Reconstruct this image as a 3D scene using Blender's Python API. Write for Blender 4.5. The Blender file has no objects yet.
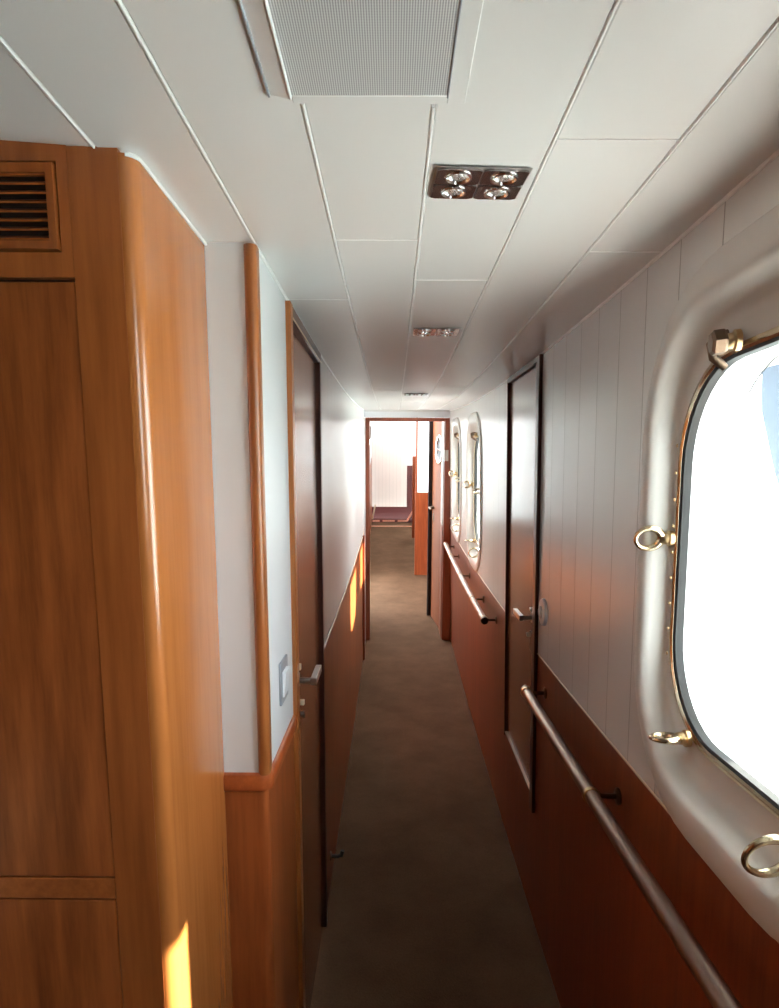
import bpy, bmesh, math
from mathutils import Vector, Matrix

sc = bpy.context.scene
col = sc.collection
# ------------------------------------------------------------------ deck shape
# The ship's deck has sheer: it climbs along the passage. Everything is laid out on a
# straight passage (x across, y along, z from eye level) and then bent onto the deck.
EYE = 1.62
SA, SB = -0.1593, 0.0105
HC = 0.4414
XL, XR = -0.2437, 0.4936
LEAN = -0.0214
FZ = -EYE
def sheer(y): return SA*y + SB*y*y
def slope(y): return SA + 2*SB*y
def RW(z): return XR + LEAN*z
def W(x, y, z, lean=False):
    return Vector((x + (LEAN*z if lean else 0), y, z + EYE + sheer(y)))

# ------------------------------------------------------------------ materials
def new_mat(name):
    m = bpy.data.materials.new(name); m.use_nodes = True
    nt = m.node_tree; b = nt.nodes['Principled BSDF']
    return m, nt, b
def plain(name, c, rough=0.5, metal=0.0, coat=0.0, bump=0.0, bscale=200, spec=0.5):
    m, nt, b = new_mat(name)
    b.inputs['Base Color'].default_value = (*c, 1); b.inputs['Roughness'].default_value = rough
    b.inputs['Metallic'].default_value = metal; b.inputs['Coat Weight'].default_value = coat
    b.inputs['Coat Roughness'].default_value = 0.1
    b.inputs['Specular IOR Level'].default_value = spec
    if bump:
        tc = nt.nodes.new('ShaderNodeTexCoord'); n = nt.nodes.new('ShaderNodeTexNoise'); n.inputs['Scale'].default_value = bscale
        bp = nt.nodes.new('ShaderNodeBump'); bp.inputs['Strength'].default_value = bump; bp.inputs['Distance'].default_value = 0.002
        nt.links.new(tc.outputs['Object'], n.inputs['Vector']); nt.links.new(n.outputs['Fac'], bp.inputs['Height']); nt.links.new(bp.outputs['Normal'], b.inputs['Normal'])
    return m
def wood(name, light, dark, rough=0.3, figure=0.5, scale=1.0, spec=0.5, horizontal=False, coat=0.0, zs=0.9, warp=0.8):
    m, nt, b = new_mat(name); N = nt.nodes.new; L = nt.links.new
    tc = N('ShaderNodeTexCoord')
    mp = N('ShaderNodeMapping'); mp.inputs['Scale'].default_value = (14*scale, 1.2*scale, 14*scale) if horizontal else (14*scale, 14*scale, zs*scale)
    L(tc.outputs['Object'], mp.inputs['Vector'])
    big = N('ShaderNodeTexNoise'); big.inputs['Scale'].default_value = 0.45; big.inputs['Detail'].default_value = 3; big.inputs['Distortion'].default_value = warp
    L(mp.outputs['Vector'], big.inputs['Vector'])
    wv = N('ShaderNodeMath'); wv.operation = 'MULTIPLY'; wv.inputs[1].default_value = 26*figure
    L(big.outputs['Fac'], wv.inputs[0])
    sn = N('ShaderNodeMath'); sn.operation = 'SINE'; L(wv.outputs[0], sn.inputs[0])
    fine = N('ShaderNodeTexNoise'); fine.inputs['Scale'].default_value = 5; fine.inputs['Detail'].default_value = 6; fine.inputs['Roughness'].default_value = 0.65
    L(mp.outputs['Vector'], fine.inputs['Vector'])
    a1 = N('ShaderNodeMath'); a1.operation = 'MULTIPLY_ADD'; a1.inputs[1].default_value = 0.10+0.22*max(0, figure-.5); a1.inputs[2].default_value = 0.0
    L(sn.outputs[0], a1.inputs[0])
    a2 = N('ShaderNodeMath'); a2.operation = 'ADD'; L(a1.outputs[0], a2.inputs[0]); L(fine.outputs['Fac'], a2.inputs[1])
    rp = N('ShaderNodeValToRGB'); rp.color_ramp.elements[0].position = 0.25; rp.color_ramp.elements[0].color = (*dark, 1)
    rp.color_ramp.elements[1].position = 0.66; rp.color_ramp.elements[1].color = (*light, 1)
    L(a2.outputs[0], rp.inputs['Fac']); L(rp.outputs['Color'], b.inputs['Base Color'])
    b.inputs['Roughness'].default_value = rough; b.inputs['Specular IOR Level'].default_value = spec
    b.inputs['Coat Weight'].default_value = coat; b.inputs['Coat Roughness'].default_value = 0.24
    return m
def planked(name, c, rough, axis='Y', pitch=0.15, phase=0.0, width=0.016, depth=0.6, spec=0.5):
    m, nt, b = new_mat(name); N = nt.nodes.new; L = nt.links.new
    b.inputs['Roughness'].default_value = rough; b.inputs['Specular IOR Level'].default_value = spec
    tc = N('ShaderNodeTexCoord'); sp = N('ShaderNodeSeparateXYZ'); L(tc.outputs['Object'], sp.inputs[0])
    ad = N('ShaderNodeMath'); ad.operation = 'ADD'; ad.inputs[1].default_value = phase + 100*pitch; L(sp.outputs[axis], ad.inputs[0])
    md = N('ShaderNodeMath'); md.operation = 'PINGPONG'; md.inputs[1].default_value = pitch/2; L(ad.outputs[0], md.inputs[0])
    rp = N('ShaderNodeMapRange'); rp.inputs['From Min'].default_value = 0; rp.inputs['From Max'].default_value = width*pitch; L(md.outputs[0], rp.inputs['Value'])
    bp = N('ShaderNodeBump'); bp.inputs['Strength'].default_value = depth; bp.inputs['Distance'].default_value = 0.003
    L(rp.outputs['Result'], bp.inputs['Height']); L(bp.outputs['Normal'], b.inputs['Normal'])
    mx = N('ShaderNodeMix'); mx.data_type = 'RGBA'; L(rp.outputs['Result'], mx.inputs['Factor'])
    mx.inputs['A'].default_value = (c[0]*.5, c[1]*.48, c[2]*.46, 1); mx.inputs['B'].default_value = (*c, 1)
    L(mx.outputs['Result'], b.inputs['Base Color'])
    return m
def carpet_mat():
    m, nt, b = new_mat('brown_carpet'); N = nt.nodes.new; L = nt.links.new
    tc = N('ShaderNodeTexCoord')
    n1 = N('ShaderNodeTexNoise'); n1.inputs['Scale'].default_value = 4.5; n1.inputs['Detail'].default_value = 5; n1.inputs['Roughness'].default_value = .6
    n2 = N('ShaderNodeTexNoise'); n2.inputs['Scale'].default_value = 160; n2.inputs['Detail'].default_value = 3
    for n in (n1, n2): L(tc.outputs['Object'], n.inputs['Vector'])
    r1 = N('ShaderNodeValToRGB'); r1.color_ramp.elements[0].position = .35; r1.color_ramp.elements[0].color = (*CARPET_D, 1)
    r1.color_ramp.elements[1].position = .65; r1.color_ramp.elements[1].color = (*CARPET_L, 1)
    L(n1.outputs['Fac'], r1.inputs['Fac'])
    r2 = N('ShaderNodeMapRange'); r2.inputs['To Min'].default_value = .72; r2.inputs['To Max'].default_value = 1.2; L(n2.outputs['Fac'], r2.inputs['Value'])
    mx = N('ShaderNodeVectorMath'); mx.operation = 'SCALE'; L(r1.outputs['Color'], mx.inputs[0]); L(r2.outputs['Result'], mx.inputs['Scale'])
    L(mx.outputs[0], b.inputs['Base Color']); b.inputs['Roughness'].default_value = .95; b.inputs['Specular IOR Level'].default_value = .1
    bp = N('ShaderNodeBump'); bp.inputs['Strength'].default_value = .6; bp.inputs['Distance'].default_value = .004
    L(n2.outputs['Fac'], bp.inputs['Height']); L(bp.outputs['Normal'], b.inputs['Normal'])
    return m
def glass_mat(name):
    m = bpy.data.materials.new(name); m.use_nodes = True; nt = m.node_tree; nt.nodes.clear(); N = nt.nodes.new; L = nt.links.new
    o = N('ShaderNodeOutputMaterial'); t = N('ShaderNodeBsdfTransparent'); t.inputs['Color'].default_value = (.94, .97, .97, 1)
    g = N('ShaderNodeBsdfGlossy'); g.inputs['Roughness'].default_value = .02
    lw = N('ShaderNodeLayerWeight'); lw.inputs['Blend'].default_value = .5
    pw_ = N('ShaderNodeMath'); pw_.operation = 'POWER'; pw_.inputs[1].default_value = 5; L(lw.outputs['Facing'], pw_.inputs[0])
    fr = N('ShaderNodeMath'); fr.operation = 'MULTIPLY_ADD'; fr.inputs[1].default_value = .9; fr.inputs[2].default_value = .04; L(pw_.outputs[0], fr.inputs[0]); mx = N('ShaderNodeMixShader')
    L(fr.outputs[0], mx.inputs[0]); L(t.outputs[0], mx.inputs[1]); L(g.outputs[0], mx.inputs[2]); L(mx.outputs[0], o.inputs[0])
    return m
def grille_mat():
    m, nt, b = new_mat('perforated_grille'); N = nt.nodes.new; L = nt.links.new
    tc = N('ShaderNodeTexCoord'); sp = N('ShaderNodeSeparateXYZ'); L(tc.outputs['Object'], sp.inputs[0])
    fs = []
    for ax, k in (('X', 2600.), ('Y', 1800.)):
        a = N('ShaderNodeMath'); a.operation = 'MULTIPLY'; a.inputs[1].default_value = k; L(sp.outputs[ax], a.inputs[0])
        s = N('ShaderNodeMath'); s.operation = 'SINE'; L(a.outputs[0], s.inputs[0]); w_ = N('ShaderNodeMath'); w_.operation = 'MULTIPLY'; w_.inputs[1].default_value = 1.6 if ax == 'X' else .4; L(s.outputs[0], w_.inputs[0]); fs.append(w_)
    mu = N('ShaderNodeMath'); mu.operation = 'ADD'; L(fs[0].outputs[0], mu.inputs[0]); L(fs[1].outputs[0], mu.inputs[1])
    rp = N('ShaderNodeValToRGB'); rp.color_ramp.elements[0].position = .2; rp.color_ramp.elements[0].color = (.30, .30, .31, 1)
    rp.color_ramp.elements[1].position = .75; rp.color_ramp.elements[1].color = (.62, .62, .62, 1)
    mr = N('ShaderNodeMapRange'); mr.inputs['From Min'].default_value = -2; mr.inputs['From Max'].default_value = 2; L(mu.outputs[0], mr.inputs['Value'])
    L(mr.outputs['Result'], rp.inputs['Fac']); L(rp.outputs['Color'], b.inputs['Base Color']); b.inputs['Roughness'].default_value = .5
    return m

CARPET_D, CARPET_L = (.110, .062, .034), (.150, .086, .049)
WH = (.74, .735, .72)
M = {}
M['ceil'] = plain('ceiling_board_white', (.74, .735, .725), .32)
M['bead'] = plain('ceiling_joint_white', (.95, .95, .94), .35)
M['white'] = plain('white_laminate', (.74, .75, .76), .4)
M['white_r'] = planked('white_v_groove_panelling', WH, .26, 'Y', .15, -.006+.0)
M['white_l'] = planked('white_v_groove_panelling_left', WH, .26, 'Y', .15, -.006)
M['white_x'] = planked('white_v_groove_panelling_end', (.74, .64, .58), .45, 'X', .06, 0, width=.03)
M['gel'] = plain('white_moulded_plastic', (.70, .685, .66), .45)
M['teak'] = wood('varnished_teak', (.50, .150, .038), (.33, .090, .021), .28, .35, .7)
M['teak_fig'] = wood('varnished_teak_figured', (.49, .142, .037), (.25, .064, .016), .28, .75, .7, zs=1.2, warp=1.1)
M['teak_side'] = wood('varnished_teak_side', (.47, .16, .040), (.36, .115, .027), .22, .15, .6, coat=.5)
M['teak_h'] = wood('varnished_teak_rail', (.50, .152, .038), (.33, .090, .021), .28, .3, horizontal=True)
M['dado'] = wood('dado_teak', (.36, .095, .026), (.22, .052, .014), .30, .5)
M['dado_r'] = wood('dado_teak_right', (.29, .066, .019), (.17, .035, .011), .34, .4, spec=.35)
M['cap'] = wood('dado_cap_teak', (.42, .10, .026), (.28, .06, .016), .28, .3, horizontal=True)
M['door'] = wood('door_teak', (.28, .085, .028), (.20, .056, .018), .2, .2, .6)
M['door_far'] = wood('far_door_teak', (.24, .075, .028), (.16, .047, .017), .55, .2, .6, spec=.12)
M['frame'] = wood('door_frame_mahogany', (.085, .030, .022), (.05, .017, .013), .35, .3)
M['frame_l'] = wood('door_frame_teak', (.44, .15, .04), (.26, .08, .02), .3, .3)
M['frame_far'] = wood('far_frame_mahogany', (.28, .075, .035), (.18, .045, .02), .35, .3)
M['dark'] = plain('shadow_gap_black', (.015, .010, .008), .7)
M['lip'] = plain('black_door_lipping', (.03, .022, .02), .9, spec=.1)
M['steel'] = plain('satin_steel', (.55, .53, .50), .28, 1)
M['rail'] = plain('brushed_bronze_steel', (.40, .29, .23), .36, 1)
M['brass'] = plain('aged_brass', (.55, .40, .22), .28, 1)
M['brass_pol'] = plain('polished_brass', (.78, .66, .46), .18, 1)
M['bracket'] = plain('dark_bronze', (.20, .14, .10), .35, 1)
M['chrome'] = plain('chrome', (.85, .85, .85), .08, 1)
M['darkchrome'] = plain('smoked_chrome', (.36, .32, .32), .25, 1)
M['rubber'] = plain('black_rubber', (.02, .02, .02), .6)
M['hull'] = plain('white_hull_paint', (.80, .80, .80), .4)
M['swplate'] = plain('grey_switch_plate', (.36, .38, .42), .35, .3)
M['swrock'] = plain('white_switch_rocker', (.80, .82, .85), .3)
M['carpet'] = carpet_mat()
M['glass'] = glass_mat('clear_port_glass')
M['grille'] = grille_mat()
M['lampglass'] = plain('facetted_lamp_reflector', (.9, .9, .88), .12, .9, bump=1, bscale=400)
M['redcarpet'] = plain('dark_red_stained_wood', (.085, .012, .011), .45)
M['nosing'] = wood('pink_worn_nosing', (.62, .30, .20), (.50, .2, .13), .4, .3)
M['darkglass'] = plain('dark_port_glass', (.02, .02, .025), .1)
M['bluepanel'] = plain('pale_blue_panel', (.05, .072, .108), .8)
M['keep'] = plain('cream_keeper', (.62, .50, .36), .4)
def sea_mat():
    m, nt, b = new_mat('turquoise_sea'); N = nt.nodes.new; L = nt.links.new
    tc = N('ShaderNodeTexCoord'); n = N('ShaderNodeTexNoise'); n.inputs['Scale'].default_value = .6; n.inputs['Detail'].default_value = 6
    L(tc.outputs['Object'], n.inputs['Vector']); rp = N('ShaderNodeValToRGB')
    rp.color_ramp.elements[0].position = .35; rp.color_ramp.elements[0].color = (.22, .36, .38, 1); rp.color_ramp.elements[1].position = .6; rp.color_ramp.elements[1].color = (.46, .48, .48, 1)
    L(n.outputs['Fac'], rp.inputs['Fac']); L(rp.outputs['Color'], b.inputs['Base Color']); b.inputs['Roughness'].default_value = .25
    bp = N('ShaderNodeBump'); bp.inputs['Strength'].default_value = .5; L(n.outputs['Fac'], bp.inputs['Height']); L(bp.outputs['Normal'], b.inputs['Normal'])
    return m
M['sea'] = sea_mat()
M['deck'] = plain('bounce_deck_paint', (.42, .41, .40), .6)

# ------------------------------------------------------------------ mesh builder
class MB:
    def __init__(s): s.v = []; s.f = []; s.mi = []; s.m = 0
    def add(s, vs, fs):
        o = len(s.v); s.v += [tuple(v) for v in vs]; s.f += [[o+i for i in f] for f in fs]; s.mi += [s.m]*len(fs); return s
    def quad(s, a, b, c, d): return s.add([a, b, c, d], [[0, 1, 2, 3]])
    def box(s, x0, x1, y0, y1, z0, z1, bev=0.0, seg=2):
        if bev <= 0:
            vs = [(x, y, z) for x in (x0, x1) for y in (y0, y1) for z in (z0, z1)]
            return s.add(vs, [[0, 1, 3, 2], [4, 6, 7, 5], [0, 4, 5, 1], [2, 3, 7, 6], [0, 2, 6, 4], [1, 5, 7, 3]])
        bm = bmesh.new(); bmesh.ops.create_cube(bm, size=1)
        for v in bm.verts: v.co = ((x0+x1)/2+v.co.x*(x1-x0), (y0+y1)/2+v.co.y*(y1-y0), (z0+z1)/2+v.co.z*(z1-z0))
        bmesh.ops.bevel(bm, geom=bm.edges[:], offset=bev, segments=seg, profile=.5, affect='EDGES')
        s.frombm(bm); return s
    def frombm(s, bm):
        bm.verts.index_update(); s.add([v.co[:] for v in bm.verts], [[v.index for v in f.verts] for f in bm.faces]); bm.free()
    def loft(s, rings, close=True, cap0=False, cap1=False):
        n = len(rings[0]); vs = [p for r in rings for p in r]; fs = []
        for k in range(len(rings)-1):
            for i in range(n if close else n-1):
                j = (i+1) % n; fs.append([k*n+i, k*n+j, (k+1)*n+j, (k+1)*n+i])
        if cap0: fs.append(list(range(n))[::-1])
        if cap1: fs.append([(len(rings)-1)*n+i for i in range(n)])
        return s.add(vs, fs)
    def tube(s, pts, r, n=14, closed=False, cap=True):
        P = [Vector(p) for p in pts]; rr = r if isinstance(r, (list, tuple)) else [r]*len(P)
        rings = []; up = None
        for i, p in enumerate(P):
            if closed: t = (P[(i+1) % len(P)]-P[i-1]).normalized()
            else: t = (P[min(i+1, len(P)-1)]-P[max(i-1, 0)]).normalized()
            if up is None:
                up = Vector((0, 0, 1)) if abs(t.z) < .9 else Vector((1, 0, 0))
            a = t.cross(up).normalized(); b2 = a.cross(t).normalized(); up = b2
            rings.append([tuple(p+rr[i]*(math.cos(2*math.pi*k/n)*a+math.sin(2*math.pi*k/n)*b2)) for k in range(n)])
        if closed: rings.append(rings[0]); cap = False
        return s.loft(rings, True, cap, cap)
    def disc(s, c, axis, prof, n=28):
        # lathe: prof = [(dist along axis, radius)]
        c = Vector(c); t = Vector(axis).normalized(); u = t.cross(Vector((0, 0, 1)) if abs(t.z) < .9 else Vector((0, 1, 0))).normalized(); w = t.cross(u)
        rings = [[tuple(c+t*d+r*(math.cos(2*math.pi*k/n)*u+math.sin(2*math.pi*k/n)*w)) for k in range(n)] for d, r in prof]
        return s.loft(rings, True, True, True)
    def prism(s, poly, z0, z1):
        n = len(poly); return s.loft([[(x, y, z0) for x, y in poly], [(x, y, z1) for x, y in poly]], True, True, True)
    def build(s, name, mats, parent=None, lean=False, warp=True, smooth=True, angle=35, cut=.4):
        bm = bmesh.new(); vs = [bm.verts.new(v) for v in s.v]
        for f, mi in zip(s.f, s.mi):
            try: fc = bm.faces.new([vs[i] for i in f]); fc.material_index = mi
            except ValueError: pass
        bmesh.ops.remove_doubles(bm, verts=bm.verts, dist=1e-6)
        bmesh.ops.recalc_face_normals(bm, faces=bm.faces)
        if warp:
            ys = [v.co.y for v in bm.verts]; y0, y1 = min(ys), max(ys)
            if y1-y0 > .5:
                y = math.ceil(y0/cut)*cut
                while y < y1-1e-4:
                    if y > y0+1e-4:
                        bmesh.ops.bisect_plane(bm, geom=bm.verts[:]+bm.edges[:]+bm.faces[:], plane_co=(0, y, 0), plane_no=(0, 1, 0), dist=1e-6)
                    y += cut
            for v in bm.verts: v.co = W(*v.co, lean)
        org = world_loc(parent) if parent else None
        if org is not None and warp:
            for v in bm.verts: v.co -= org
        me = bpy.data.meshes.new(name); bm.to_mesh(me); bm.free()
        for m in (mats if isinstance(mats, (list, tuple)) else [mats]): me.materials.append(m)
        if smooth:
            for p in me.polygons: p.use_smooth = True
            me.set_sharp_from_angle(angle=math.radians(angle))
        o = bpy.data.objects.new(name, me); col.objects.link(o)
        if parent: o.parent = parent
        return o
def world_loc(o):
    p = Vector((0, 0, 0))
    while o is not None: p += o.location; o = o.parent
    return p
def tag(o, label=None, cat=None, group=None, kind=None):
    if label: o['label'] = label
    if cat: o['category'] = cat
    if group: o['group'] = group
    if kind: o['kind'] = kind
    return o
def empty(name, loc=(0, 0, 0), **k):
    o = bpy.data.objects.new(name, None); o.empty_display_size = .1; col.objects.link(o); o.location = loc
    return tag(o, **k)
def struct(name, label, cat, loc=(0, 0, 0)): return empty(name, loc, label=label, cat=cat, kind='structure')

# ------------------------------------------------------------------ outlines
def rrect(hw, hh, r, n=9, yc=0, zc=0):
    """rounded rectangle in (y, z), 4*n points + straights shared"""
    pts = []
    for cx, cz, a0 in ((hw-r, hh-r, 0), (-hw+r, hh-r, 90), (-hw+r, -hh+r, 180), (hw-r, -hh+r, 270)):
        for k in range(n+1):
            a = math.radians(a0+90*k/n); pts.append((yc+cx+r*math.cos(a), zc+cz+r*math.sin(a)))
    return pts

# ------------------------------------------------------------------ floor and ceiling
YB, YE = -2.6, 11.1           # back of the lobby, end of the carpet
m = MB(); m.box(-2.3, .62, YB, YE, FZ-.06, FZ)
tag(m.build('floor', M['carpet']), 'brown mottled carpet running the length of the passage', 'floor', kind='structure')

seam_x = [-.3806, XL, -.1022, .0434, .1953, .3498]
def camber(x): return HC + (.07*(-.33-x) if x < -.33 else 0)
YC = 11.6
m = MB()
xs = [-2.3] + [-.3806-.146*k for k in range(13, 0, -1)] + seam_x + [.62]
for a, b in zip(xs[:-1], xs[1:]):
    g = .0012; vs = []
    for (x, dz) in ((a+g, .03), (a+g, .003), (a+.004, 0), (b-.004, 0), (b-g, .003), (b-g, .03)):
        vs.append((x, dz))
    for ya, yb in (((YB, 6.35), (8.0, 9.0), (10.1, YC)) if -.25 < a < .3 else ((YB, YC),)):  # boards left out beyond the doorway to bring added daylight onto the carpet
        m.loft([[(x, y, camber(x)+dz) for x, dz in vs] for y in (ya, yb)], True, True, True)
cg = m.build('ceiling', [M['ceil']])
tag(cg, 'white ceiling of long boards with pale joints', 'ceiling', kind='structure')
def bead(m, x, y0, y1, w=.0017, h=.0018):
    m.loft([[(x-w, y, camber(x)+.002), (x-w, y, camber(x)-.0004), (x-w*.5, y, camber(x)-h), (x+w*.5, y, camber(x)-h), (x+w, y, camber(x)-.0004), (x+w, y, camber(x)+.002)] for y in (y0, y1)], True, True, True)
m = MB()
VY1 = .815                     # near the camera the vent interrupts the joints
for x in [-.3806-.146*k for k in range(13, 0, -1)]: bead(m, x, YB, .92)
bead(m, -.3806, YB, .92)
bead(m, XL, YB, 1.24); pass
bead(m, -.1022, VY1, 6.3); bead(m, .0434, VY1+.005, 6.3); bead(m, .1953, YB, 6.3); bead(m, .3498, YB, 11)
def cross(m, x0, x1, y, w=.0013): m.box(x0, x1, y-w, y+w, HC-.0012, HC+.002)
cross(m, -.329, XL, 1.243); cross(m, -.1022, .0434, 1.225); cross(m, .0434, .1953, 1.452); cross(m, .3498, .484, 1.28)
cross(m, XL, -.1022, 1.603); cross(m, .1953, .3498, .89, .0005); cross(m, .1953, .3498, 3.2); cross(m, -.1022, .0434, 3.4); cross(m, .0434, .1953, 4.2)
m.build('joint_strip', M['bead'], cg)

# ------------------------------------------------------------------ left side
# cabinet (x < -.33, front at y = .92)
cab = empty('cabinet', W(-.7, 1.08, FZ), label='tall varnished teak cabinet with rounded corner and louvred vent at left', cat='cabinet')
CX, CY, CR = -.330, .92, .021
m = MB()
arc = [(CX-CR+CR*math.sin(a), CY+CR-CR*math.cos(a)) for a in [math.radians(90*k/8) for k in range(9)]]
m.prism([(-.414, CY), *arc, (CX, 1.237), (-.345, 1.237), (-.345, CY+.02), (-.414, CY+.02)], FZ, HC-.002)
m.build('corner_panel', M['teak_side'], cab, angle=20)
m = MB(); m.box(-.416, -.3515, CY-.0004, CY+.01, FZ, HC-.001+.006)
m.build('stile', M['teak'], cab)
m = MB(); m.box(-1.2, -.4155, CY+.012, CY+.03, FZ, .50); m.build('carcass', M['dark'], cab)
# top panel with a hole for the vent
def framed(m, x0, x1, z0, z1, hx0, hx1, hz0, hz1, y0, y1):
    m.box(x0, hx0, y0, y1, z0, z1); m.box(hx1, x1, y0, y1, z0, z1); m.box(hx0, hx1, y0, y1, z0, hz0); m.box(hx0, hx1, y0, y1, hz1, z1)
m = MB(); framed(m, -1.2, -.4165, .2865, .497, -.81, -.431, .318, .429, CY, CY+.016); m.build('top_panel', M['teak'], cab)
vent = None
m = MB()
def mitre(m, x0, x1, z0, z1, w, ya, yb):
    o = [(x0, z0), (x1, z0), (x1, z1), (x0, z1)]; i = [(x0+w, z0+w), (x1-w, z0+w), (x1-w, z1-w), (x0+w, z1-w)]
    e = .002
    oi = [(x0+e, z0+e), (x1-e, z0+e), (x1-e, z1-e), (x0+e, z1-e)]
    m.loft([[(x, yb, z) for x, z in o], [(x, ya, z) for x, z in oi], [(x, ya+.002, z) for x, z in i], [(x, yb, z) for x, z in i]])
mitre(m, -.809, -.4325, .3195, .4275, .0125, CY-.004, CY+.016)
vent = m.build('vent_frame', M['teak'], cab)
m = MB()
for k in range(8):
    z = .3385 + .0112*k
    m.add([(x, y, zz) for x in (-.797, -.4445) for (y, zz) in ((CY+.002, z-.0045), (CY+.001, z-.0025), (CY+.014, z+.0050), (CY+.015, z+.003))],
          [[0, 1, 2, 3], [7, 6, 5, 4], [0, 4, 5, 1], [1, 5, 6, 2], [2, 6, 7, 3], [3, 7, 4, 0]])
m.build('louvre', M['teak_h'], vent)
m = MB(); m.box(-1.2, -.417, CY+.0005, CY+.014, -.5825, .2815, .0015, 1); m.build('door', M['teak_fig'], cab)
m = MB(); m.box(-1.2, -.417, CY, CY+.014, -.619, -.5850, .001, 1); m.build('cross_rail', M['teak_h'], cab)
m = MB(); m.box(-1.2, -.4185, CY+.001, CY+.014, FZ+.06, -.6225, .0015, 1); m.build('lower_door', M['teak_fig'], cab)
m = MB(); m.box(-1.2, -.4185, CY+.006, CY+.02, FZ, FZ+.055); m.build('plinth', M['dado'], cab)
m = MB(); m.tube([(x, y, HC-.003) for x, y in arc[2:]]+[(-.3285, 1.24, HC-.003)], .0032, 6)
m.build('ceiling_bead', M['bead'], cab)

wl = struct('wall_left', 'white panelled left wall above a varnished teak dado', 'wall')
D1a, D1b = 1.575, 2.235   # left door frame
DADO = -.580
m = MB(); m.box(-.34, -.262, 1.240, 1.262, DADO+.022, HC); m.build('return_panel', M['white'], wl)
m = MB(); m.box(XL-.03, XL, 1.252, D1a, DADO, HC); m.build('upper_panel', M['white'], wl)
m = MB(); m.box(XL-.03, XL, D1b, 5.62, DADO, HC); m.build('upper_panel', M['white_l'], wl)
# rounded corner batten
m = MB(); r = .0115
arc = [(-.2515+r*math.sin(a), 1.2425-r*math.cos(a)) for a in [math.radians(-90+180*k/12) for k in range(13)]]
m.prism(arc+[(-.240, 1.262), (-.263, 1.262)], DADO+.02, HC-.004); m.build('corner_batten', M['frame_l'], wl, angle=20)
# dado below, rounded outside corner
def corner_poly(x_out, y_out, r, x_in, y_far, back):
    arc = [(x_out-r+r*math.sin(a), y_out+r-r*math.cos(a)) for a in [math.radians(90*k/10) for k in range(11)]]
    return [(x_in, y_out), *arc, (x_out, y_far), (x_out-back, y_far), (x_out-back, y_out+back), (x_in, y_out+back)]
m = MB(); m.prism(corner_poly(XL, 1.238, .018, -.34, D1a, .03), FZ, -.585); m.build('dado_panel', M['dado'], wl, angle=20)
m = MB(); P = lambda e: corner_poly(XL+e, 1.238-e, .018+e, -.34, D1a if e < .005 else D1a, .034)
m.loft([[(x, y, z) for x, y in P(e)] for e, z in ((.001, -.597), (.006, -.595), (.009, -.588), (.009, -.568), (.006, -.560), (.001, -.557))], True, True, True)
m.build('dado_cap', M['cap'], wl, angle=40)
m = MB(); m.box(XL-.03, XL+.001, D1b, 5.62, FZ, DADO); m.build('dado_panel', M['dado'], wl)
m = MB(); m.box(XL-.02, XL+.004, D1b, 5.62, DADO-.003, DADO+.003, .001, 1); m.build('dado_bead', M['keep'], wl)
m = MB(); m.box(XL, XL+.004, 1.262, 5.6, HC-.006, HC, .001, 1); m.build('ceiling_bead', M['bead'], wl)

# left door
d1 = struct('door_1', 'closed glossy brown door in the left wall with lever handle', 'door', W(XL, 1.9, FZ))
m = MB(); m.box(XL-.05, XL+.012, D1a, D1a+.035, FZ, .432, .002, 1); m.build('door_frame', M['frame_l'], d1)
m = MB(); m.box(XL-.05, XL+.010, D1b-.035, D1b, FZ, .432, .002, 1); m.box(XL-.05, XL+.010, D1a+.035, D1b-.035, .398, .432, .002, 1)
m.build('door_frame', M['frame'], d1)
m = MB(); m.box(XL+.0085, XL+.0115, D1a+.03, D1b-.002, .4015, .405); m.build('head_strip', M['keep'], d1)
m = MB(); m.box(XL-.045, XL-.003, D1a+.037, D1b-.045, FZ+.01, .394, .002, 1); leaf = m.build('leaf', M['door'], d1)
m = MB(); m.box(XL-.05, XL-.012, D1b-.045, D1b-.034, FZ, .40); m.build('hinge_gap', M['lip'], d1)
def lever(parent, x, sx, y, z, lean):
    """lever on a short neck; sx = +1 out of the left wall, -1 out of the right wall"""
    m = MB(); m.box(min(x, x+sx*.006), max(x, x+sx*.006), y-.016, y+.016, z-.020, z+.020, .002, 1)
    h = m.build('handle', M['steel'], parent, lean=lean)
    m = MB(); m.tube([(x, y, z), (x+sx*.046, y, z)], .0085, 12); m.build('neck', M['steel'], h, lean=lean)
    m = MB(); xa, xb = sorted((x+sx*.036, x+sx*.052)); m.box(xa, xb, y-.010, y+.118, z-.010, z+.010, .0015, 1); m.build('grip', M['steel'], h, lean=lean)
    return h
lever(leaf, XL-.003, 1, 1.665, -.497, False)
m = MB(); m.box(XL-.003, XL+.003, 1.645, 1.677, -.63, -.54, .001, 1); lk = m.build('lock', M['bracket'], leaf)
m = MB(); m.disc((XL+.003, 1.660, -.588), (1, 0, 0), [(0, .009), (.012, .009), (.014, .006)], 16); m.build('key_cylinder', M['steel'], lk)
m = MB(); m.box(XL+.003, XL+.016, 1.655, 1.667, -.562, -.548, .001, 1); m.build('turn_piece', M['keep'], lk)
m = MB(); m.box(XL-.003, XL+.011, 1.640, 1.655, -.462, -.446, .001, 1); m.build('keeper', M['keep'], leaf)

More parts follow.
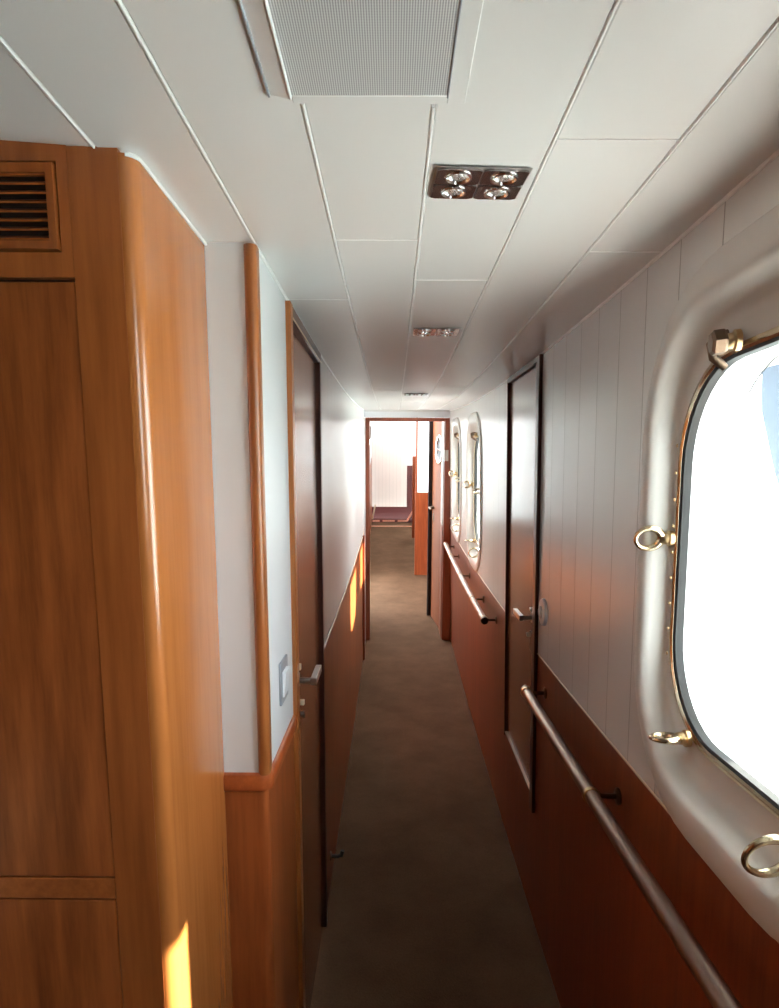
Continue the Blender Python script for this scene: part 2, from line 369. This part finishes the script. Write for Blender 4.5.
# light switch between the corner and the door
sw = empty('light_switch', W(XL, 1.425, -.42), label='grey light switch plate with white rocker on left wall beside the door', cat='switch')
m = MB(); m.box(XL, XL+.006, 1.382, 1.470, -.468, -.372, .002, 2); m.build('plate', M['swplate'], sw)
m = MB(); m.add([(XL+.005, 1.395, -.452), (XL+.005, 1.448, -.452), (XL+.005, 1.448, -.394), (XL+.005, 1.395, -.394),
                 (XL+.009, 1.396, -.451), (XL+.009, 1.447, -.451), (XL+.014, 1.447, -.395), (XL+.014, 1.396, -.395)],
                [[3, 2, 1, 0], [4, 5, 6, 7], [0, 1, 5, 4], [1, 2, 6, 5], [2, 3, 7, 6], [3, 0, 4, 7]])
m.build('rocker', M['swrock'], sw)
m = MB(); m.disc((XL+.006, 1.4265, -.460), (1, 0, 0), [(0, .003), (.001, .003)], 10); m.build('screw', M['steel'], sw)

ds = empty('door_stop', W(XL, 2.45, -1.49), label='small dark hook shaped door stop low on left dado past the door', cat='door stop')
m = MB(); m.disc((XL+.001, 2.45, -1.49), (1, 0, 0), [(0, .017), (.004, .017), (.006, .011)], 18); m.build('base', M['bracket'], ds)
m = MB(); m.tube([(XL+.004, 2.45, -1.49), (XL+.03, 2.45, -1.49), (XL+.045, 2.45, -1.485), (XL+.05, 2.45, -1.465)], [.007, .007, .009, .008], 12); m.build('hook', M['rubber'], ds)

# ------------------------------------------------------------------ right side
wr = struct('wall_right', 'white panelled right wall with ports above a red brown dado', 'wall')
D2a, D2b = 2.255, 2.885
DR = -.582
PORTS = [(-.22, True), (.945, True), (4.12, True), (5.262, True)]
PZ, PHW, PHH = -.108, .335, .418        # opening in the wall
def wall_with_ports(m, y0, y1, z0, z1, x, ports, hw=PHW, hh=PHH, r=.20, zc=PZ):
    ys = [y0]
    for p in ports: ys += [max(p-.42, y0), min(p+.42, y1)]
    ys.append(y1); k = 0
    segs = []
    for a, b in zip(ys[:-1:2], ys[1::2]):
        if b-a > 1e-4: m.quad((x, a, z0), (x, b, z0), (x, b, z1), (x, a, z1))
    for p in ports:
        ya, yb = max(p-.42, y0), min(p+.42, y1)
        loop = rrect(hw, hh, r, 9, p, zc)
        cz = zc
        outer = []
        for (yy, zz) in loop:
            dy, dz = yy-p, zz-cz
            t = 1e9
            if dy > 1e-9: t = min(t, (yb-p)/dy)
            if dy < -1e-9: t = min(t, (ya-p)/dy)
            if dz > 1e-9: t = min(t, (z1-cz)/dz)
            if dz < -1e-9: t = min(t, (z0-cz)/dz)
            outer.append((p+dy*t, cz+dz*t))
        n = len(loop)
        for i in range(n):
            j = (i+1) % n; a, b = outer[i], outer[j]
            poly = [(x, *loop[i]), (x, *loop[j]), (x, *b)]
            # corner of the rectangle between a and b?
            if abs(a[0]-b[0]) > 1e-6 and abs(a[1]-b[1]) > 1e-6:
                cy_ = yb if max(a[0], b[0]) > yb-1e-6 else ya; cz_ = z1 if max(a[1], b[1]) > z1-1e-6 else z0
                poly.append((x, cy_, cz_))
            poly.append((x, *a)); m.add(poly, [list(range(len(poly)))])
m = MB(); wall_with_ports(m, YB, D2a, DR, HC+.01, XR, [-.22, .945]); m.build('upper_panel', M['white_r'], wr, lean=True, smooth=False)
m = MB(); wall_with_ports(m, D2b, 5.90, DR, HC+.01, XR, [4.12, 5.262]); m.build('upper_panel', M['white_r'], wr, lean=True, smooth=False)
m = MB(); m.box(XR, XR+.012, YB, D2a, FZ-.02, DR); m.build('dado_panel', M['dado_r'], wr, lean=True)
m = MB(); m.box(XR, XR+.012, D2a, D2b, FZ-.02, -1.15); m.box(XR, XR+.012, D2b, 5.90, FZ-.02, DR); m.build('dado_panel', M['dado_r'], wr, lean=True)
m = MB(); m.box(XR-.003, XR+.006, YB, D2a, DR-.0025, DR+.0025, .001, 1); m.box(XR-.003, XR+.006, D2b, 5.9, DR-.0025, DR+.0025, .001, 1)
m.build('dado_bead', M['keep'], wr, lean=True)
m = MB(); m.box(XR-.004, XR+.002, YB, 5.9, HC-.005, HC+.001, .001, 1); m.build('ceiling_bead', M['bead'], wr, lean=True)
# outer hull skin
m = MB(); wall_with_ports(m, YB-.1, 5.90, FZ-.1, HC+.3, XR+.13, [-.22, .945, 4.12, 5.262], hw=.315, hh=.345, r=.18)
m.build('hull_plating', M['hull'], wr, smooth=False)

def outline(hw, hh, r, p, x): return [(x, yy, zz) for yy, zz in rrect(hw, hh, r, 9, p, PZ)]
def ringbolt(parent, base, tipdir, ring_axis, size=.026, lean=True, eye=True):
    """port dog: eye bolt with ring-shaped wing and round nut"""
    b = Vector(base); t = Vector(tipdir).normalized()
    m = MB(); m.disc(b, t, [(0, .016), (.008, .016), (.011, .012), (.022, .011), (.026, .008)], 18)
    dog = m.build('clamp_bolt', M['brass'], parent, lean=lean)
    if not eye:
        m = MB(); m.disc(b+t*.02, t, [(0, .017), (.004, .020), (.018, .020), (.022, .015)], 6); m.build('nut', M['bracket'], dog, lean=lean, angle=20)
        m = MB(); m.tube([b+Vector((-.002, .038, -.035)), b+Vector((-.022, .036, -.020)), b+Vector((-.028, .033, .0)), b+Vector((-.024, .026, .012)), b+Vector((-.014, .012, .012))], [.006, .0075, .008, .0075, .006], 10); m.build('strap', M['bracket'], dog, lean=lean); return dog
    ax = Vector(ring_axis).normalized(); u = t; w = ax.cross(t).normalized(); c = b+t*(.022+size)
    pts = [c+size*(math.cos(a)*u*1.05+math.sin(a)*w*.95) for a in [2*math.pi*k/28 for k in range(28)]]
    rad = [.0062+.0020*math.cos(2*math.pi*k/28+math.pi) for k in range(28)]
    m = MB(); m.tube(pts, rad, 10, closed=True); m.build('ring', M['brass_pol'], dog, lean=lean)
    return dog
def port(idx, p, label, dogs):
    w = struct('window_%d' % idx, label, 'window', W(XR, p, PZ))
    m = MB()
    m.loft([outline(.376, .479, .275, p, XR+.001), outline(.376, .479, .275, p, XR-.006), outline(.372, .475, .272, p, XR-.010), outline(.350, .440, .240, p, XR-.012),
            outline(.340, .424, .205, p, XR-.011), outline(.334, .417, .200, p, XR-.006), outline(.330, .412, .198, p, XR+.004), outline(.327, .407, .195, p, XR+.020),
            outline(.322, .398, .190, p, XR+.034), outline(.313, .385, .182, p, XR+.042), outline(.300, .34, .17, p, XR+.044)])
    m.build('surround', M['gel'], w, lean=True, angle=50)
    m = MB()
    m.loft([outline(.3125, .345, .177, p, XR+.046), outline(.3125, .345, .177, p, XR+.036), outline(.310, .342, .175, p, XR+.034), outline(.304, .335, .170, p, XR+.033), outline(.301, .331, .168, p, XR+.036), outline(.301, .331, .168, p, XR+.05)])
    fr = m.build('frame_ring', M['brass_pol'], w, lean=True, angle=40)
    m = MB(); m.loft([outline(.3012, .331, .168, p, XR+.036), outline(.2965, .3265, .165, p, XR+.040), outline(.2965, .3265, .165, p, XR+.055), outline(.302, .331, .168, p, XR+.056)]); m.build('seal', M['rubber'], w, lean=True, angle=40)
    m = MB(); m.add(outline(.3015, .3312, .168, p, XR+.054)+outline(.3015, .3312, .168, p, XR+.060), [list(range(40))[::-1], list(range(40, 80))]+[[i, (i+1) % 40, 40+(i+1) % 40, 40+i] for i in range(40)]); m.build('pane', M['glass'], w, lean=True)
    m = MB(); m.loft([outline(.3015, .331, .168, p, XR+.054), outline(.306, .336, .171, p, XR+.062), outline(.315, .345, .18, p, XR+.131)]); m.build('outer_reveal', M['hull'], w, lean=True, angle=50)
    for (dy, dz, t, ax, size, eye) in dogs:
        ringbolt(w, (XR+.034, p+dy, PZ+dz), t, ax, size, eye=eye)
    m = MB()
    for dy in (-.16, 0, .16):
        pass
    for k in range(9):
        z = PZ-.2+.05*k; m.disc((XR+.0315, p+.3095, z), (-1, 0, 0), [(0, .0035), (.0015, .0035), (.0025, .002)], 8)
    m.build('rivet', M['brass'], fr, lean=True)
    return w
DOGS = [(.318, .025, (-1, .05, 0), (0, .93, .35), .0225, True), (.205, -.335, (-1, .0, .0), (0, .12, 1), .022, True), (-.150, -.350, (-1, .0, -.15), (.30, .9, .25), .030, True), (.11, .348, (-1, .2, -.1), (0, 1, .2), .02, False),
        (-.31, .025, (-1, -.05, 0), (0, .55, .83), .026, True)]
port(1, .945, 'large oval port nearest the camera on the right, sea glare outside', DOGS)
port(2, 4.12, 'oval port in right wall just past the right hand door', DOGS)
port(3, 5.262, 'oval port in right wall next to the far doorway', DOGS)
port(4, -.22, 'oval port in the right wall behind the camera', DOGS[:1])

# right door (raised sill)
d2 = struct('door_2', 'closed glossy brown door with raised sill in the right wall', 'door', W(XR, 2.57, -1.13))
m = MB(); m.box(XR-.012, XR+.05, D2a, D2a+.045, -1.19, HC-.004, .002, 1); m.box(XR-.010, XR+.05, D2b-.012, D2b, -1.15, HC-.004, .002, 1)
m.box(XR-.010, XR+.05, D2a+.045, D2b-.012, .418, HC-.004, .002, 1); m.build('door_frame', M['frame'], d2, lean=True)
m = MB(); m.box(XR+.002, XR+.04, D2a+.047, D2b-.014, -1.128, .414, .002, 1); lf2 = m.build('leaf', M['door'], d2, lean=True)
m = MB(); m.box(XR-.006, XR+.03, D2a+.045, D2b-.012, -1.150, -1.130, .001, 1); m.build('sill', M['dado_r'], d2, lean=True)
m = MB(); m.box(XR-.0075, XR+.02, D2a+.045, D2b-.012, -1.1335, -1.1295); m.build('sill_strip', M['keep'], d2, lean=True)
lever(lf2, XR+.002, -1, 2.345, -.473, True)
m = MB(); m.box(XR-.006, XR+.003, 2.322, 2.368, -.600, -.525, .001, 1); lk = m.build('lock', M['frame'], lf2, lean=True)
m = MB(); m.box(XR-.020, XR-.005, 2.345, 2.362, -.545, -.530, .002, 1); m.build('turn_piece', M['keep'], lk, lean=True)
m = MB(); m.box(XR-.012, XR+.003, 2.330, 2.355, -.448, -.435, .002, 1); m.build('keeper', M['steel'], lf2, lean=True)

wp = empty('wall_plate', W(XR, 2.17, -.415, True), label='round white plate on the white right wall beside the door handle', cat='wall plate')
m = MB(); m.disc((XR, 2.165, -.413), (-1, 0, 0), [(0, .046), (.007, .046), (.011, .042), (.012, .034)], 32); m.build('plate', M['swrock'], wp, lean=True)
m = MB(); m.disc((XR-.012, 2.165, -.413), (-1, 0, 0), [(0, .022), (.004, .021), (.006, .016)], 24); m.build('button', M['gel'], wp, lean=True)

# handrails
def handrail(name, y0, y1, brackets, label, z=-.681, off=.062):
    h = empty(name, W(RW(z)-off, (y0+y1)/2, z), label=label, cat='handrail', group='bronze handrails on the right dado')
    xr = XR-off
    n = max(2, int((y1-y0)/.12)); pts = [(xr, y0+(y1-y0)*k/n, z) for k in range(n+1)]
    m = MB(); m.tube(pts, .0165, 20); m.build('rail', M['rail'], h, lean=True, cut=.3)
    for e, sgn in ((y0, -1), (y1, 1)):
        m = MB(); m.disc((xr, e, z), (0, sgn, 0), [(-.012, .0185), (.002, .0185), (.004, .016)], 20); m.build('end_cap', M['bracket'], h, lean=True)
    for y in brackets:
        m = MB(); m.disc((xr, y-.007, z), (0, 1, 0), [(0, .0178), (.002, .0195), (.012, .0195), (.014, .0178)], 20)
        b = m.build('bracket', M['brass'], h, lean=True)
        m = MB(); m.tube([(xr+.014, y, z), (xr+.03, y, z-.002), (XR-.004, y, z-.002)], [.006, .0055, .0065], 12); m.build('arm', M['bracket'], b, lean=True)
        m = MB(); m.disc((XR, y, z-.002), (-1, 0, 0), [(0, .020), (.004, .020), (.007, .014)], 20); m.build('rose', M['bracket'], b, lean=True)
    return h
handrail('handrail', -1.2, 2.145, [2.125, 1.40, .66, -.1, -.9], 'long bronze handrail on right dado nearest the camera, ending by the right door')
handrail('handrail', 3.16, 5.62, [3.185, 3.66, 4.35, 5.07, 5.5], 'shorter bronze handrail on right dado below the two far ports')

# ------------------------------------------------------------------ bulkhead with far door
BY = 5.89
we = struct('wall_end', 'white bulkhead strip around the far doorway', 'wall')
m = MB(); m.box(XL-.4, .60, BY, BY+.05, .378, HC+.03); m.box(XL-.4, -.240, BY-.27, BY+.05, FZ-.02, .378); m.box(.52, .60, BY, BY+.05, FZ-.02, .378); m.build('bulkhead', M['white'], we)
m = MB(); m.box(XL, .5, BY-.03, BY, .425, HC, .002, 1); m.build('cornice', M['gel'], we)
d3 = struct('door_3', 'far doorway with reddish frame and its door swung open on the right', 'door', W(.12, BY, FZ))
m = MB(); m.box(-.238, -.203, BY-.03, BY+.06, FZ, .376, .003, 1); m.box(.446, .522, BY-.012, BY+.06, FZ, .376, .003, 1); m.box(-.203, .446, BY-.02, BY+.06, .345, .376, .003, 1)
m.build('door_frame', M['frame_far'], d3)
m = MB(); m.box(-.243, -.226, 5.34, 5.40, FZ, DADO+.01, .003, 1); m.box(-.243, -.222, BY+.06, 6.25, FZ, .376, .003, 1); m.build('jamb_lining', M['frame_far'], d3)
# open leaf from hinge (.478,5.955) to (.385,6.62)
H0, H1 = Vector((.470, 5.955)), Vector((.383, 6.62)); dv = (H1-H0).normalized(); nv = Vector((dv.y, -dv.x))
def leafbox(m, s0, s1, n0, n1, z0, z1):
    q = [H0+dv*s0+nv*n0, H0+dv*s1+nv*n0, H0+dv*s1+nv*n1, H0+dv*s0+nv*n1]; m.prism([tuple(a) for a in q], z0, z1)
LL = (H1-H0).length
m = MB(); leafbox(m, 0, LL-.02, 0, .038, FZ+.012, .342); lf3 = m.build('leaf', M['door_far'], d3)
m = MB(); leafbox(m, LL-.02, LL+.012, -.036, .042, FZ+.012, .342); m.build('dark_lipping', M['lip'], d3)
# round window in the leaf with a bar across
cs, cz = .30, .085
def on_leaf(s, n, z): q = H0+dv*s+nv*n; return (q.x, q.y, z)
m = MB(); R0 = .125
m.tube([on_leaf(cs+R0*math.cos(a), -.004, cz+R0*math.sin(a)) for a in [2*math.pi*k/32 for k in range(32)]], .013, 8, closed=True); pw = m.build('round_window', M['chrome'], lf3)
m = MB(); m.add([on_leaf(cs+R0*math.cos(2*math.pi*k/32), nn, cz+R0*math.sin(2*math.pi*k/32)) for nn in (-.005, .01) for k in range(32)], [list(range(32)), list(range(32, 64))[::-1]]+[[i, (i+1) % 32, 32+(i+1) % 32, 32+i] for i in range(32)]); m.build('pane', M['darkglass'], pw)
m = MB(); m.tube([on_leaf(cs-R0, -.008, cz), on_leaf(cs+R0, -.008, cz)], .010, 8); m.build('bar', M['chrome'], pw)
m = MB(); m.disc(on_leaf(LL-.10, 0, -.492), (-nv.x, -nv.y, 0), [(0, .018), (.006, .018), (.04, .008), (.05, .008)], 14); hd = m.build('handle', M['bracket'], lf3)
m = MB(); m.tube([on_leaf(LL-.10, -.045, -.492), on_leaf(LL-.21, -.045, -.492)], .009, 10); m.build('grip', M['bracket'], hd)
m = MB(); leafbox(m, LL-.115, LL-.085, -.004, .0, -.62, -.55); m.build('lock', M['bracket'], lf3)
m = MB(); m.box(.4445, .4475, BY-.013, BY+.04, -.0, .10); m.box(.452, .478, BY-.0155, BY-.011, .005, .10, .001, 1); m.build('hinge_plate', M['steel'], d3)

# ------------------------------------------------------------------ space beyond the doorway
wf = struct('wall_far', 'walls beyond the far doorway, white planks over red brown wood', 'wall')
FY = 11.4
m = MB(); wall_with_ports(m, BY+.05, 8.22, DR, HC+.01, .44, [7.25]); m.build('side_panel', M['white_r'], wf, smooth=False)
m = MB(); m.box(.44, .452, BY+.05, 8.22, FZ-.02, DR); m.build('side_dado', M['dado_r'], wf)
m = MB(); m.box(.434, .446, BY+.7, 8.22, DR-.006, DR+.01, .002, 1); m.build('dado_bead', M['keep'], wf)
m = MB(); m.box(.272, .46, 8.22, 8.30, FZ-.02, DR, .003, 1); m.box(.276, .296, 8.22, 8.30, DR, .36, .003, 1); m.build('pilaster', M['dado_r'], wf)
m = MB(); m.box(.296, .46, 8.23, 8.29, DR, HC); m.build('pilaster_panel', M['white'], wf)
m = MB(); m.box(.34, .36, 8.3, 10.13, FZ-.02, -.45); m.box(.29, .36, 10.13, 10.2, FZ-.02, -.38, .003, 1); m.build('inner_dado', M['dado_r'], wf)
m = MB(); m.box(.34, .36, 8.3, 10.2, -.45, HC+.02); m.build('inner_panel', M['white'], wf)
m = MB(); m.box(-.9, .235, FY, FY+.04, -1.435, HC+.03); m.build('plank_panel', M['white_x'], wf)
m = MB(); m.box(.235, .8, FY, FY+.04, -.73, HC+.03); m.build('end_panel', M['white'], wf)
m = MB(); m.box(.235, .8, FY-.01, FY+.04, FZ-.3, -.73); m.box(-.9, .235, FY-.004, FY+.04, FZ-.3, -1.435); m.build('end_dado', M['redcarpet'], wf)
m = MB(); m.box(-.42, -.36, 6.25, 6.7, FZ-.02, HC+.02); m.box(-.42, -.36, 8.2, 11.4, FZ-.02, -.2); m.box(-.42, -.36, 8.2, 9.4, -.2, HC+.02); m.build('inner_left_panel', M['white'], wf)  # full-height gap between panels added to let daylight onto the far carpet
m = MB(); m.box(-.36, -.352, 6.25, 6.7, FZ-.02, DADO, .002, 1); m.box(-.36, -.352, 8.2, 11.3, FZ-.02, DADO, .002, 1); m.build('inner_left_dado', M['dado'], wf)
m = MB(); m.box(.79, .83, 8.2, FY, FZ-.3, HC+.03); m.build('end_right_panel', M['white'], wf)
m = MB(); m.box(-2.0, .8, 11.1, FY, FZ-.35, FZ-.3); m.build('stair_floor', M['redcarpet'], wf)
# small fittings in the end room
co = empty('floor_coaming', W(0, 11.12, FZ), label='low dark red wooden coaming with pale worn strips across the end of the carpet', cat='coaming')
m = MB(); m.box(-.36, .34, 11.08, 11.14, FZ, FZ+.055, .004, 1); m.build('sill_board', M['redcarpet'], co)
m = MB(); m.box(-.34, -.22, 11.072, 11.10, FZ+.012, FZ+.04, .002, 1); m.build('worn_strip', M['nosing'], co)
m = MB(); m.box(-.17, .03, 11.072, 11.10, FZ+.012, FZ+.04, .002, 1); m.build('worn_strip', M['nosing'], co)
m = MB(); m.box(.08, .24, 11.072, 11.10, FZ+.012, FZ+.04, .002, 1); m.build('worn_strip', M['nosing'], co)
m = MB(); m.tube([(.235, 11.06, FZ+.03), (.332, 11.06, FZ+.20)], .016, 10); m.build('sloping_rail', M['nosing'], co)
m = MB(); m.tube([(-.34, 11.06, FZ+.06), (-.29, 11.06, FZ+.30)], .014, 10); m.build('rail_end', M['keep'], co)
m = MB(); m.box(-.36, .34, 10.80, 10.83, FZ, FZ+.012, .003, 1)
tag(m.build('step_nosing', M['nosing']), 'pale strip across the carpet just before the end wall', 'floor strip')
bx = empty('door_closer', W(-.345, 9.25, .06), label='small black box high on left edge beyond the far doorway', cat='door closer')
m = MB(); m.box(-.36, -.30, 9.18, 9.26, -.02, .15, .004, 1); m.build('body', M['lip'], bx)
m = MB(); m.box(-.345, -.315, 9.165, 9.185, .01, .12, .004, 1); m.build('cover', M['bracket'], bx)
port_x = XR
XR = .44; port(5, 7.25, 'narrow view of an oval port beyond the far doorway', DOGS); XR = port_x

# ------------------------------------------------------------------ ceiling fittings
def spot_unit():
    root = empty('ceiling_spotlight')
    Wd, Ld = .1255, .091     # across, along
    m = MB()
    nx = 2; cw, cl = Wd/2, Ld/2; r = .0185
    # plate with four round holes, each cell a ring of quads
    for i in range(2):
        for j in range(2):
            cx, cy = -Wd/2+cw*(i+.5), -Ld/2+cl*(j+.5); g = .0012; n = 32
            loop = [(cx+r*math.cos(2*math.pi*k/n), cy+r*.92*math.sin(2*math.pi*k/n)) for k in range(n)]
            hw, hl = cw/2-g, cl/2-g; outer = []
            for (x, y) in loop:
                dx, dy = x-cx, y-cy; t = min(hw/abs(dx) if abs(dx) > 1e-9 else 1e9, hl/abs(dy) if abs(dy) > 1e-9 else 1e9); outer.append((cx+dx*t, cy+dy*t))
            m.loft([[(x, y, -.0005) for x, y in outer], [(x, y, -.004) for x, y in outer], [(x, y, -.004) for x, y in loop], [(x*1, y, .004) for x, y in loop]])
    m.build('bezel', M['darkchrome'], root, warp=False, angle=30)
    m = MB(); m.box(-Wd/2-.0015, Wd/2+.0015, -Ld/2-.0015, Ld/2+.0015, -.0012, -.0006); m.build('trim_edge', M['steel'], root, warp=False)
    for i in range(2):
        for j in range(2):
            cx, cy = -Wd/2+cw*(i+.5), -Ld/2+cl*(j+.5)
            m = MB(); n = 28
            ring = lambda rr, z: [(cx+rr*math.cos(2*math.pi*k/n), cy+rr*.92*math.sin(2*math.pi*k/n), z) for k in range(n)]
            m.loft([ring(.0190, -.0042), ring(.0185, -.0062), ring(.0165, -.0062), ring(.0150, -.002), ring(.0145, -.0015)])
            lp = m.build('lamp', M['chrome'], root, warp=False)
            m = MB(); m.loft([ring(.0150, -.0018), ring(.0120, -.0042), ring(.0070, -.0052), ring(.0030, -.0048)], True, False, True); m.build('lens', M['lampglass'], lp, warp=False)
    return root
def copy_tree(o, parent=None):
    c = o.copy(); col.objects.link(c)
    if parent: c.parent = parent
    for ch in [k for k in col.objects if k.parent == o]: copy_tree(ch, c)
    return c
su = spot_unit(); labels = ['square four lamp ceiling spotlight nearest the camera', 'second four lamp ceiling spotlight, midway along the passage', 'farthest four lamp ceiling spotlight, near the end doorway']
for k, y in enumerate((1.004, 1.925, 3.60)):
    o = su if k == 0 else copy_tree(su)
    o.location = W(.116 if k < 2 else .1165, y, HC-.0015); o.rotation_euler = (math.atan(slope(y)), 0, math.radians(.0) if k else math.radians(3.5))
    tag(o, labels[k], 'ceiling light', 'four lamp ceiling spotlights')

cv = empty('ceiling_vent', W(-.03, .55, HC), label='large square perforated air vent in the ceiling above the camera', cat='vent')
m = MB(); framed_ = [(-.136, .078), (.30, .812)]
m.loft([[(-.1355, y, HC+.001), (-.1355, y, HC-.001), (-.1125, y, HC-.0065), (-.1125, y, HC+.001)] for y in (.30, .797)], True, True, True); m.box(.0575, .0775, .30, .812, HC-.0025, HC+.001, .001, 1); m.box(-.1125, .0575, .795, .812, HC-.0025, HC+.001, .001, 1)
m.box(-.1125, .0575, .30, .32, HC-.0025, HC+.001, .001, 1)
m.build('frame', M['ceil'], cv)
m = MB(); m.box(-.1135, -.1115, .32, .795, HC-.008, HC, .0005, 1); m.box(-.1135, .0575, .7935, .7955, HC-.004, HC, .0005, 1); m.build('edge_strip', M['bead'], cv)
m = MB(); m.box(.0562, .0582, .32, .797, HC-.005, HC, .0005, 1); m.box(-.1375, -.1350, .30, .797, HC-.0045, HC, .0005, 1); m.build('shadow_strip', M['swplate'], cv)
m = MB(); m.box(-.1115, .0562, .32, .7935, HC-.0035, HC+.001); m.build('grille', M['grille'], cv)

# ------------------------------------------------------------------ lobby behind the camera
wb = struct('wall_back', 'teak end wall of the lobby behind the camera', 'wall')
m = MB()
m.box(-2.3, .62, YB-.05, YB, FZ, .9); m.build('panel', M['teak'], wb)
m = MB(); m.box(-2.3, .62, YB, YB+.03, FZ, FZ+.12, .004, 1); m.build('skirting', M['dado'], wb)
wo = struct('wall_inboard', 'teak inboard wall of the lobby left of the camera', 'wall')
m = MB(); m.box(-2.35, -2.3, YB-.05, .95, FZ-.05, .8); m.build('panel', M['teak'], wo)
m = MB(); m.box(-2.3, -1.2, .92, .96, FZ, .62); m.build('bulkhead', M['teak'], wo)

# ------------------------------------------------------------------ outside
m = MB(); m.box(1.36, 1.46, 1.08, 1.42, -1.70, .457, .01, 2)  # out-of-view post, added to trim the sun patch on the cabinet
tag(m.build('sun_block_post', M['hull']), 'unseen broad white post added outside to block part of the sun', 'post', kind='structure')
m = MB(); m.box(XR+.14, 1.43, -3.2, 6.2, .455, .52); ov = m.build('sun_cut_overhang', M['hull'])  # overhang added to cut off the top of the sun patches
tag(ov, 'white overhang added outside the ports to cut the sun', 'deck', kind='structure')
m = MB(); m.box(XR+.14, 2.3, -3.2, 6.2, -1.75, -1.70)  # added surface that throws sunlight up through the ports onto the ceiling
tag(m.build('bounce_deck', M['deck']), 'pale deck added outside below the ports to bounce sunlight up', 'deck', kind='structure')
m = MB(); m.add([(-150, -150, -4.5), (200, -150, -4.5), (200, 200, -4.5), (-150, 200, -4.5)], [[0, 1, 2, 3]])
tag(m.build('sea', M['sea'], warp=False), 'bright turquoise sea outside the ports', 'sea', kind='structure')
m = MB()  # unidentified pale blue shape outside, built as a thin hanging sheet
q = [(2.68, .455), (2.10, .455), (2.10, -1.70), (2.20, -1.70), (2.25, -.60), (2.42, -.10), (2.53, .06), (2.66, .30)]
m.loft([[(1.42, y, z) for y, z in q], [(1.426, y, z) for y, z in q]], True, True, True)
tag(m.build('blue_panel', M['bluepanel']), 'pale blue slanting panel of unknown kind seen through the nearest port', 'canvas')

# ------------------------------------------------------------------ light
world = bpy.data.worlds.new('sky'); sc.world = world; world.use_nodes = True
nt = world.node_tree; nt.nodes.clear()
o = nt.nodes.new('ShaderNodeOutputWorld'); b = nt.nodes.new('ShaderNodeBackground')
b.inputs['Color'].default_value = (.92, .96, 1.0, 1); b.inputs['Strength'].default_value = 8.5
nt.links.new(b.outputs[0], o.inputs[0])
sl = bpy.data.lights.new('sun', 'SUN'); sl.energy = 48; sl.angle = math.radians(.6); sl.color = (1, .93, .80)
so = bpy.data.objects.new('sun', sl); col.objects.link(so)
so.rotation_euler = Vector((-1, -.06, -.65)).to_track_quat('-Z', 'Y').to_euler()
def portal(loc, direction, sx, sy):
    l = bpy.data.lights.new('portal', 'AREA'); l.shape = 'RECTANGLE'; l.size = sx; l.size_y = sy; l.cycles.is_portal = True
    p = bpy.data.objects.new('portal', l); col.objects.link(p); p.location = loc; p.rotation_euler = Vector(direction).to_track_quat('-Z', 'Z').to_euler(); return p
for y in (-.22, .945, 4.12, 5.262, 7.25): portal(W((XR if y < 7 else .44)+.10, y, PZ), (-1, 0, 0), .62, .70)
portal(W(-.40, 10.4, .12), (1, 0, 0), 2.0, .64)
portal(W(-.40, 7.45, -.6), (1, 0, 0), 1.5, 2.1)

# ------------------------------------------------------------------ camera
cam = bpy.data.cameras.new('camera'); co_ = bpy.data.objects.new('camera', cam); col.objects.link(co_)
cam.sensor_fit = 'VERTICAL'; cam.sensor_height = 24; cam.lens = 680/1008*24; cam.clip_start = .02; cam.clip_end = 500
R = Matrix.Rotation(.0051, 4, 'Z') @ Matrix.Rotation(math.pi/2-.1599, 4, 'X') @ Matrix.Rotation(.0039, 4, 'Z')
co_.matrix_world = Matrix.Translation((0, 0, EYE)) @ R
sc.camera = co_
sc.view_settings.view_transform = 'Standard'; sc.view_settings.look = 'None'; sc.view_settings.gamma = 1; sc.view_settings.exposure = .58
sc.view_settings.use_curve_mapping = False
sc.cycles.max_bounces = 12; sc.cycles.diffuse_bounces = 6; sc.cycles.glossy_bounces = 5; sc.cycles.transparent_max_bounces = 12
sc.cycles.sample_clamp_indirect = 6
sc.cycles.use_denoising = True
